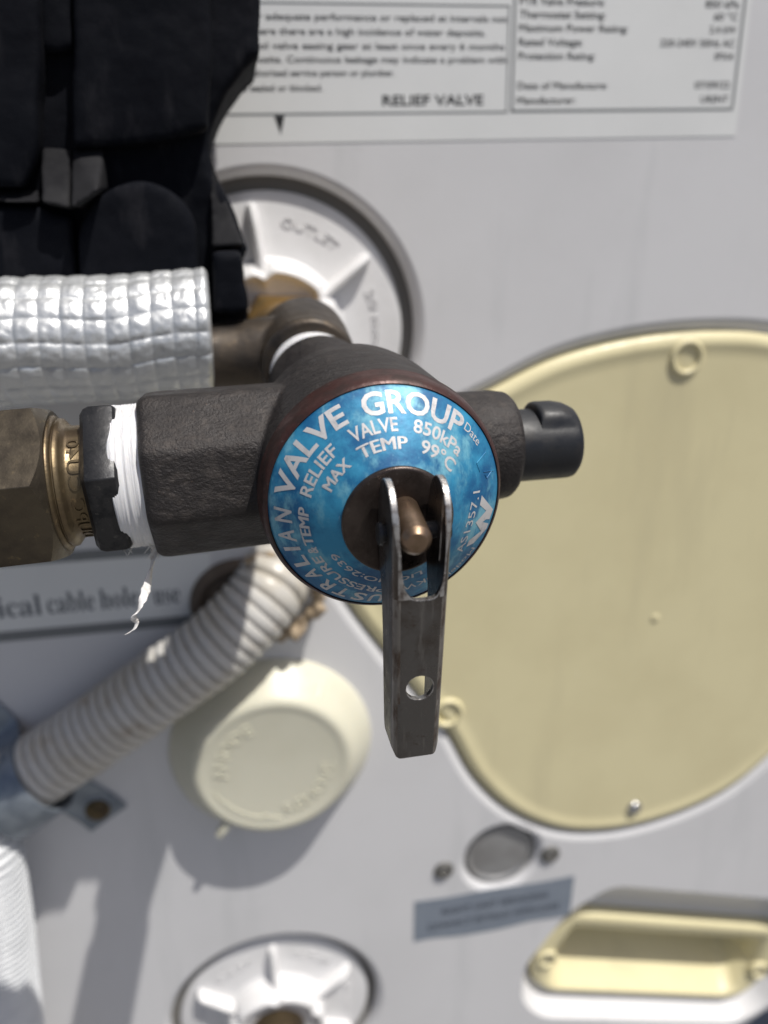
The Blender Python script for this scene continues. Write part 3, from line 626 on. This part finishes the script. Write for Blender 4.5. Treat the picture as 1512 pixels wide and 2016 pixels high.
vs, fs = text2d('AS1357.1', 0.004); x1 = max(a for a, b in vs)
p0, p1 = Vector((14.15, -10.2)), Vector((16.95, 2.35)); uu = p1-p0; nn_ = Vector((-uu.y, uu.x)).normalized()
cone_mesh(vs, fs, lambda x, y: (lambda q: flat_on_cone(q.x, q.y))(p0+uu*(x/x1)+nn_*(y/0.72*1.9)))
logo = [(17.46, 1.22), (21.24, -3.36), (20.56, -5.3), (19.5, -4.8), (18.45, -4.94), (20.46, -6.26), (20.2, -7.35), (18.6, -8.3), (16.97, -9.41), (15.01, -9.38), (15.41, -7.85), (18.48, -7.1), (16.4, -4.09), (19.11, -2.69), (17.09, -0.6)]
vs, fs = fill2d([ccw([Vector(p) for p in logo])])
cone_mesh([(a*0.1, b*0.1) for a, b in vs], fs, lambda x, y: flat_on_cone(x*10, y*10))
lt.build('lettering', M['letters'], fp, org=FC, fix=False, sharp=180)
sm = MB(); stamp = [((18.76, 8.75), (16.22, 7.56)), ((16.22, 7.56), (16.92, 5.83)), ((17.88, 5.47), (20.75, 4.79)), ((18.26, 4.89), (18.78, 3.99)), ((18.78, 3.99), (20.2, 4.9))]
for p, q in stamp: sm.tube([flat_on_cone(p[0]+(q[0]-p[0])*i/6, p[1]+(q[1]-p[1])*i/6, 0.02) for i in range(7)], 0.11, 6)
sm.build('date_stamp', M['blue'], fp, org=FC)
m = MB(); m.lathe([(-9.0, 10.0), (-9.9, 10.25), (-10.35, 10.05), (-10.5, 9.6), (-10.3, 5.2), (-10.2, 3.6), (-9.6, 3.2), (-9, 2.9)], FC, IN, VZ, 128, (False, True)); m.build('washer', M['washer'], vl, sharp=50)
b0, b1 = V(1.1, -8, 2.0), V(-0.05, -23.2, 1.6); sax = (b1-b0).normalized(); sl0 = (b1-b0).length
m = MB(); m.lathe([(0, 2.7), (sl0-1.3, 2.7), (sl0-1.1, 2.62), (sl0-0.05, 1.75), (sl0, 1.6), (sl0-0.05, 0.1)], b0, sax, VZ, 64, (True, True)); m.build('stem', M['stem'], vl, sharp=30)
# pin through the lever ears and stem
m = MB(); m.lathe([(-5.15, 1.0), (-5.05, 1.9), (-4.45, 2.1), (-4.3, 1.55), (7.0, 1.55), (7.15, 2.1), (7.5, 1.9), (7.7, 1.0)], V(0, -16.1, 0.6), VX, VZ, 40); m.build('pin', M['darkbrass'], vl, sharp=40)
# lever: folded channel with ears, made from a solid by cutting
def upath(hw_l, hw_r, depth, th, rad, k=6):
    """outline (x,y) of the U section, open towards the wall"""
    def arc(cx, cy, r, a0, a1): return [(cx+r*math.cos(math.radians(a0+(a1-a0)*i/k)), cy+r*math.sin(math.radians(a0+(a1-a0)*i/k))) for i in range(k+1)]
    yf = -22.6
    o_ = [(hw_l, yf+depth)]+arc(hw_l+rad, yf+rad, rad, 180, 270)+arc(hw_r-rad, yf+rad, rad, 270, 360)+[(hw_r, yf+depth)]
    i_ = [(hw_r-th, yf+depth)]+arc(hw_r-rad, yf+rad, rad-th, 360, 270)+arc(hw_l+rad, yf+rad, rad-th, 270, 180)+[(hw_l+th, yf+depth)]
    return o_+i_
lev = MB(); rings = []
for z in (-42.6, -30, -18, -9, 0, 12):
    t_ = (z+42.6)/54.6; l_ = -3.35-0.55*t_; r_ = 5.45+0.95*t_
    rings.append([V(x, y, z) for x, y in upath(l_, r_, 13.5, 1.15, 1.7)])
lev.loft(rings)
side = [(-22.9, -41.6), (-22.0, -42.9), (-18.0, -42.3), (-15.6, -40.9), (-14.9, -38.5), (-14.4, -30), (-14.0, -20), (-13.2, -12), (-11.6, -7.5), (-10.7, -4.5), (-10.6, 3.0), (-11.4, 6.8), (-13.2, 9.4), (-15.6, 10.4), (-18.2, 9.7), (-20.4, 7.4), (-21.7, 4.4), (-22.3, 0.5), (-22.95, -4.5)]
side = [Vector(p) for p in rounded([Vector(p) for p in side], 1.2, 2)]
keep = MB(); keep.loft([[V(x, y, z) for y, z in side] for x in (-8, 10)])
def zslot(pts, ya=-26, yb=-19.2): q = MB(); q.loft([[V(x, y, z) for x, z in pts] for y in (ya, yb)]); return q
notch = zslot(rounded([Vector(p) for p in [(-2.72, 20), (-2.58, 2), (-2.3, -4.0), (-1.6, -7.6), (-0.2, -9.3), (3.6, -9.3), (4.6, -7.2), (5.0, -4.0), (5.15, 2), (5.3, 20)]], 1.0, 3), -26, -19.6)
tip_ = zslot([Vector(p) for p in [(-8, 20), (-8, -36), (-3.35, -40.3), (-2.7, -41.9), (-1.2, -42.75), (3.3, -42.75), (4.8, -42.0), (5.45, -40.3), (9, -36), (9, 20)]], -26, -5)
hole = MB(); hole.lathe([(-27, 2.45), (-19, 2.45)], V(1.35, 0, -27.0), IN, VZ, 40)
ears = MB(); ears.lathe([(-10, 1.6), (12, 1.6)], V(0, -16.1, 0.6), VX, VZ, 32)
lv = evalmods(lev, [('BOOLEAN', dict(operation='INTERSECT', object=keep, solver='EXACT')), ('BOOLEAN', dict(operation='INTERSECT', object=tip_, solver='EXACT')), ('BOOLEAN', dict(operation='DIFFERENCE', object=notch, solver='EXACT')), ('BOOLEAN', dict(operation='DIFFERENCE', object=hole, solver='EXACT')),
                    ('BOOLEAN', dict(operation='DIFFERENCE', object=ears, solver='EXACT')), ('WELD', dict(merge_threshold=0.02)), ('BEVEL', dict(width=0.17, segments=2, use_clamp_overlap=False, limit_method='ANGLE', angle_limit=math.radians(38), material=1))])
lv.m = [1 if x else 0 for x in lv.m]
Bi = Matrix((VX, -AX, VZ))
for i, f in enumerate(lv.f):
    c = sum((lv.v[k] for k in f), Vector((0, 0, 0)))/len(f); q = Bi @ (c-FC)
    nn_ = (lv.v[f[1]]-lv.v[f[0]]).cross(lv.v[f[2]]-lv.v[f[1]]); nn_ = Bi @ nn_.normalized() if nn_.length > 1e-9 else Vector((0, 0, 1))
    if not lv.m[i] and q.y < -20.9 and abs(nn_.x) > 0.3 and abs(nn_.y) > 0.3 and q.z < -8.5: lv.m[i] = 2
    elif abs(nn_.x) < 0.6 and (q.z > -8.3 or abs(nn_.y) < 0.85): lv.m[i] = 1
lever_ob = None
try:
    lever_ob = lv.build('lever', [M['steel'], M['edge'], M['bend']], vl, sharp=18)
except Exception as ex: print('lever', ex)

# ------------------------------------------------------------------ plug on the right boss
pg = thing('drain_plug', 'black plastic plug with a hooked top pushed into the right boss of the valve', 'plug', tuple(V(35, 27, 0)))
m = MB(); rings = []
prof = [(33, 8.3, 0), (39.6, 8.28, 0), (40.0, 8.26, 0), (40.1, 8.26, 1.1), (40.5, 8.25, 1.5), (41.4, 8.25, 1.7), (45.0, 8.22, 1.7), (47.2, 8.2, 1.3), (48.6, 8.15, 0.7), (49.4, 8.0, 0.4), (50.0, 7.4, 0.15), (50.2, 6.8, 0), (50.25, 0.4, 0)]
for h, r_, e_ in prof:
    ring = []
    for i in range(96):
        a = 2*math.pi*i/96; k_ = max(0.0, math.cos(a))
        ring.append(V(h, 27, -0.2)+(VZ*math.cos(a)+AX*math.sin(a))*(r_+e_*(lambda q: q*q*(3-2*q))(min(1, max(0, (k_-0.66)/0.28)))))
    rings.append(ring)
m.loft(rings); m.build('barrel', M['plug'], pg, sharp=50)

# ------------------------------------------------------------------ tape and coupling on the left arm
O2 = V(0, 27, 0.3)
def AL(d): return O2+axl*d
tp = thing('thread_tape', 'white sealing tape wound round the thread with a loose strand hanging down', 'tape', tuple(AL(48)))
m = MB(); rings = []; n = 120
for i in range(40):
    d = 44.6+6.0*i/39; ring = []
    for j in range(n):
        a = 2*math.pi*j/n
        rr = 14.85+0.28*mnoise.noise(Vector((d*1.7, a*0.5, 3)))+0.14*mnoise.noise(Vector((d*5, a*0.8, 9)))
        rag = 0.0
        if i > 26: rag = 0.38*(i-26)/13*(0.6*mnoise.noise(Vector((a*3, 1, 5)))+0.9*math.exp(-((a-math.radians(292))/0.5)**2)-1.3*math.exp(-((a-math.radians(330))/0.22)**2))
        e0 = min(1, i/2.0, (39-i)/2.0); rr -= 0.5*(1-e0)
        ax_ = axl; ref = (VZ-ax_*VZ.dot(ax_)).normalized(); oth = ax_.cross(ref)
        ring.append(AL(d+rag)+(ref*math.cos(a)+oth*math.sin(a))*rr)
    rings.append(ring)
m.loft(rings, (True, True)); m.build('winding', M['tape'], tp, sharp=70)
m = MB()
sp_ = [at(x, y, p) for x, y, p in ((306, 1068, 137), (304, 1090, 142), (299, 1115, 145), (293, 1140, 148), (286, 1165, 150.5), (279, 1185, 152.5), (272, 1203, 153.5), (263, 1214, 154), (266, 1221, 153.5), (269, 1228, 153.5), (262, 1240, 154), (246, 1250, 154))]
P = spline(sp_, 6, False); rr = []
for i in range(len(P)):
    t_ = i/len(P); base = 0.62*(1-t_)**0.8+0.16; rr.append(base*(1+0.3*mnoise.noise(Vector((i*0.5, 0, 0)))))
rings = []
for i, c in enumerate(P):
    tw = i*0.13; a_, b_ = P[max(0, i-1)], P[min(len(P)-1, i+1)]; td = (b_-a_).normalized(); u_ = td.cross(Vector((0, 1, 0))).normalized(); v_ = td.cross(u_)
    uu_ = u_*math.cos(tw)+v_*math.sin(tw); vv_ = -u_*math.sin(tw)+v_*math.cos(tw)
    rings.append([c+uu_*(rr[i]*math.cos(q_))*1.5+vv_*(rr[i]*math.sin(q_))*0.45+uu_*0.25*mnoise.noise(Vector((i*0.6, q_*2, 0))) for q_ in [2*math.pi*k/12 for k in range(12)]])
m.loft(rings)
for y0, x0 in ((1158, 283),): m.tube([at(289, 1160, 149.5), at(284, 1160, 150), at(281, 1157, 150)], [0.4, 0.25, 0.08], 6)
for k in range(9):
    a = at(random.uniform(292, 310), random.uniform(1066, 1088), 139); m.tube([a, a+Vector((random.uniform(-2, 2), random.uniform(-1, 1), random.uniform(-3, 0.5)))], [0.14, 0.05], 5)
for k in range(7):
    a = at(random.uniform(225, 262), random.uniform(1058, 1082), 138); m.tube([a, a+Vector((random.uniform(-1.2, 1.2), random.uniform(-1, 0), random.uniform(-2.0, -0.2)))], [0.16, 0.05], 5)
m.build('loose_strand', M['fray'], tp, sharp=180)

cf = thing('brass_coupling', 'tarnished brass compression coupling with hex nuts screwed to the left arm of the valve', 'pipe fitting', tuple(AL(62)))
HR = math.radians(17)
vdir = (front*math.cos(HR)+Vector((0, 0, 1))*math.sin(HR))
m = MB(); m.loft(ngon(O2, axl, [(49.0, 13.6), (49.5, 14.2), (50.2, 14.4), (54.0, 14.4), (55.0, 14.0), (55.8, 13.0), (56.0, 11)], 6, vdir, 0.0, 0.35)); m.build('hex', M['darkbrass'], cf, sharp=25)
m = MB(); m.lathe([(55.6, 11.5), (58.7, 11.5), (59.4, 11.9), (59.9, 12.6), (60.3, 13.1), (60.9, 13.2), (61.1, 12.9), (61.3, 12.9), (61.5, 13.5), (62.0, 13.9), (62.8, 13.8), (63.0, 12.6), (67, 12.4)], O2, axl, VZ, 96); m.build('collar', M['brass'], cf, sharp=50)
colr = [o_ for o_ in cf.children if o_.name.startswith('collar')][0]
m = MB(); vs, fs = text2d('DUPC CU40', 0.004); x1 = max(a for a, b in vs)
ref = (VZ-axl*VZ.dot(axl)).normalized(); oth = axl.cross(ref)
bm = bmesh.new(); bv = [bm.verts.new((x, y, 0)) for x, y in vs]
for f in fs: bm.faces.new([bv[i] for i in f])
bmesh.ops.triangulate(bm, faces=bm.faces)
for _ in range(3):
    ed = [e for e in bm.edges if e.calc_length() > 0.2]
    if ed: bmesh.ops.subdivide_edges(bm, edges=ed, cuts=1); bmesh.ops.triangulate(bm, faces=[f for f in bm.faces if len(f.verts) > 3])
bm.verts.index_update(); sgn = 1 if oth.dot(front) > 0 else -1
def cyl(x, y):
    a = math.radians(148-122*x/x1)*sgn; d = 58.8-y/0.72*2.3-0.2
    return O2+axl*d+(ref*math.cos(a)+oth*math.sin(a))*11.58
m.add([cyl(v.co.x, v.co.y) for v in bm.verts], [tuple(v.index for v in f.verts) for f in bm.faces]); bm.free()
evalmods(m, [('SOLIDIFY', dict(thickness=0.4, offset=0.0))]).build('lettering', M['brass'], colr, org=AL(62))
m = MB(); m.loft(ngon(O2, axl, [(62.1, 13.6), (62.3, 15.0), (96, 15.0), (98, 13)], 6, vdir, 0.0, 0.25))
cone_ = MB(); cone_.lathe([(61.4, 14.0), (62.1, 14.5), (64.6, 17.6), (99, 17.6)], O2, axl, VZ, 96)
evalmods(m, [('BOOLEAN', dict(operation='INTERSECT', object=cone_, solver='EXACT'))]).build('nut', M['nut'], cf, sharp=25)

# ------------------------------------------------------------------ tee behind the valve, tape, nipple
PT = 75.0
te = thing('pipe_tee', 'dull bronze pipe tee behind the valve with a branch into the foil sleeve', 'pipe fitting', tuple(at(602, 690, PT)))
TC = at(603, 694, PT); tfr = at(617, 738, 91); ya = (tfr-at(602, 683, 60)).normalized()
tb = MB(); tb.lathe([(-14, 12.2), (-13.2, 13.2), (-6, 13.4), (0, 13.3), (8, 13.2), (15.5, 13.0), (16.6, 12.2), (16.7, 9)], TC, ya, (0, 0, 1), 72)
lft = Vector((-1, 0, -0.02)).normalized()
tb.lathe([(0, 11.2), (12, 10.4), (19, 9.5), (26, 9.2), (27, 9.0)], TC, lft, (0, 0, 1), 64)
evalmods(tb, [('REMESH', dict(mode='VOXEL', voxel_size=0.5)), ('SMOOTH', dict(factor=0.5, iterations=8))]).build('body', M['bronze'], te, sharp=180)
m = MB(); m.lathe([(0, 9.1), (60, 9.1)], TC+lft*25, lft, (0, 0, 1), 40); m.build('pipe', M['bronze'], te)
m = MB(); n0 = W(UC[0]+2.5, UC[1]-1.0, 4); nd = (TC-n0).normalized(); m.lathe([(0, 13), (13, 13.6), (20, 13.6), ((TC-n0).length-8, 12.6)], n0, nd, (0, 0, 1), 64)
m.loft(ngon(n0, nd, [(3.6, 14), (3.8, 15.4), (11, 15.4), (12.5, 14.6), (12.7, 12)], 6, Vector((0, 0, 1)), math.radians(27), 0.6))
tag(m.build('brass_nipple', M['goldbrass'], org=n0), 'golden brass nipple joining the tee to the upper white collar', 'pipe fitting')
m = MB(); e0 = tfr; e1 = V(0, 42, 0); ed_ = (e1-e0).normalized(); ln = (e1-e0).length
m.lathe([(-3, 11.2), (0.4, 11.9), (5.0, 11.8), (6.0, 11.0), (ln-8, 10.8)], e0, ed_, (0, 0, 1), 64)
tag(m.build('inlet_tape', M['tape'], org=e0), 'glimpse of white tape on the thread between tee and valve', 'tape')

# ------------------------------------------------------------------ foil sleeve
m = MB(); rings = []; nth = 264; x_r = at(418, 690, PT).x; zc0 = (at(300, 548, PT).z+at(300, 772, PT).z)/2; zc1 = at(410, 650, PT).z
cell = 5.4; ncell = 17; rnd = {}
for i in range(330):
    d = i*0.30; x = x_r-d; u = d/cell+0.32; iu = math.floor(u); fu = u-iu
    ring = []; ctr = Vector((x, -PT-0.004*d*d*0.1, zc1+(zc0-zc1)*min(1.0, d/22)-0.011*d))
    for j in range(nth):
        th = 2*math.pi*j/nth; vv = th/(2*math.pi)*ncell+0.10*math.sin(u*0.9); iv = math.floor(vv); fv = vv-iv
        key = (iu, iv % ncell)
        if key not in rnd: rnd[key] = (random.uniform(0.75, 1.15), random.uniform(-0.45, 0.45), random.uniform(-0.7, 0.5))
        k, tu, tv = rnd[key]
        pil = (max(0, math.sin(math.pi*fu))**0.26)*(max(0, math.sin(math.pi*fv))**0.32)
        r = 15.9+0.95*k*pil+pil*(tu*(fu-0.5)+tv*(fv-0.5))*0.75+0.28*mnoise.noise(Vector((d*0.5, th*8, 4)))*pil
        if d < 1.6: r -= 1.6*(1-d/1.6)**2*0.9
        ring.append(ctr+Vector((0.5*math.sin(th+0.5) if d < 4 else 0, -math.sin(th)*r, math.cos(th)*r)))
    rings.append(ring)
rings.insert(0, [rings[0][0]*0+(Vector((x_r+0.2, -PT, zc1))+(v-Vector((x_r, -PT, zc1)))*0.66) for v in rings[0]])
m.loft(rings, (True, True))
tag(m.build('foil_sleeve', M['foil'], org=Vector((x_r, -PT, zc1)), sharp=180), 'silver quilted foil insulation sleeve on the horizontal pipe above the brass coupling', 'pipe insulation')

# ------------------------------------------------------------------ black foam housing
fm = thing('foam_housing', 'black moulded foam insulation block with scalloped edge in the top left corner', 'insulation', tuple(at(200, 300, 40)))
PF = 60.0
def fpx(L, p): return [(lambda q: Vector((q.x, q.z)))(at(x, y, p)) for x, y in L]
rt = fpx([(515, -130), (514, 0), (511, 60), (512, 108), (480, 138), (450, 178), (428, 222), (415, 262), (413, 300), (420, 335), (433, 362), (446, 385), (462, 420), (474, 455), (487, 490), (480, 505), (476, 520), (482, 540), (480, 560), (489, 585), (491, 612), (470, 640), (430, 640), (415, 600), (300, 590)], PF)
lo_ = [Vector((-190, rt[-1].y)), Vector((-190, rt[0].y))]
fo = ccw(rt+lo_)
m = MB(); vs, fs = fill2d([fo]); rings = [ring3(fo, 14), ring3(fo, PF-2.0), ring3(offset2d(fo, 0.7), PF-0.6), ring3(offset2d(fo, 1.8), PF)]
m.loft(rings, (False, False))
vs, fs = fill2d([offset2d(fo, 1.8)]); m.add([W(a, b_, PF) for a, b_ in vs], fs); vs, fs = fill2d([fo]); m.add([W(a, b_, 14) for a, b_ in vs], fs)
def soften(m, vox=0.9, it=6):
    m2 = evalmods(m, [('REMESH', dict(mode='VOXEL', voxel_size=vox)), ('SMOOTH', dict(factor=0.5, iterations=it))])
    m2.v = [v+Vector((mnoise.noise(v*0.09)*0.5, mnoise.noise(v*0.07+Vector((7, 3, 1)))*0.9+mnoise.noise(v*0.3)*0.18, mnoise.noise(v*0.09+Vector((1, 9, 4)))*0.5)) for v in m2.v]
    return m2
soften(m, 1.0, 4).build('back_block', M['foam'], fm, sharp=180)
# stepped front mouldings: upper slab, sloping ledges for sunlit patches, rounded form for a shadow
m = MB(); lg = ccw(fpx([(250, 580), (488, 580), (489, 735), (250, 735)], 52)); m.loft([ring3(lg, 14), ring3(lg, 52)]); m.build('hidden_sun_block', M['foam'], fm)  # unseen block added behind the pipe to stop a streak of sun
def slab(L, p0, p1, name, ch=2.0, slope=None):
    m = MB(); L2 = ccw(L); m.loft([ring3(L2, p0), ring3(L2, p1-ch), ring3(offset2d(L2, ch*0.4), p1-ch*0.35), ring3(offset2d(L2, ch), p1)], (True, True)); return soften(m).build(name, M['foam'], fm, sharp=180)
slab(fpx([(140, -140), (415, -140), (415, 105), (410, 255), (300, 280), (240, 286), (205, 290), (140, 295)], 66), PF-1, 66, 'upper_slab', 1.5)
slab(fpx([(-140, -140), (74, -140), (76, 110), (72, 290), (66, 320), (40, 368), (-140, 368)], 69), PF-1, 69, 'side_slab', 1.5)
slab(fpx([(73, -140), (143, -140), (143, 92), (110, 104), (73, 96)], 64), PF-1, 64, 'bridge', 1.2)
def wedge(px4, p_top, p_bot, name, mt='foamlit'):
    """ledge that slopes from the slab down and outwards"""
    (a, b_, c, d) = px4; m = MB()
    q = [at(*a, p_top), at(*b_, p_top), at(*c, p_bot), at(*d, p_bot)]; back = [Vector((v.x, -PF+2, v.z)) for v in q]
    m.add(q+back, [(0, 1, 2, 3), (4, 7, 6, 5), (0, 4, 5, 1), (1, 5, 6, 2), (2, 6, 7, 3), (3, 7, 4, 0)]); return soften(m, 0.7, 5).build(name, M[mt], fm, sharp=180)
wedge([(82, 292), (140, 296), (136, 412), (76, 400)], 61, 72, 'ledge'); wedge([(143, 296), (202, 290), (196, 372), (139, 412)], 61, 76, 'ledge')
wedge([(-90, 372), (72, 374), (70, 398), (-90, 392)], 62, 70, 'ledge')
wedge([(415, 300), (440, 376), (482, 486), (418, 488)], 58, 66, 'ledge')
slab(fpx([(417, 498), (474, 498), (479, 520), (482, 560), (489, 585), (491, 614), (470, 622), (418, 618)], 80), PF-1, 80, 'nose', 1.4)  # brought forward to block sun passing over the pipe branch
shade_arch = [at(270+118*math.cos(math.radians(a)), 478-122*math.sin(math.radians(a)), 70) for a in range(0, 181, 8)]
arch2 = [Vector((v.x, v.z)) for v in shade_arch]+[Vector((at(152, 548, 70).x, at(152, 560, 70).z)), Vector((at(392, 548, 70).x, at(392, 560, 70).z))]
slab(arch2, PF-1, 70, 'shade_arch', 1.6)  # half-round slab shaped after a rounded shadow on the foam
slab(fpx([(-140, 402), (72, 404), (105, 418), (140, 425), (148, 500), (150, 556), (-140, 556)], 67), PF-1, 67, 'lower_slab', 1.6)

for o_ in bpy.data.objects:
    if '_o' in o_: del o_['_o']
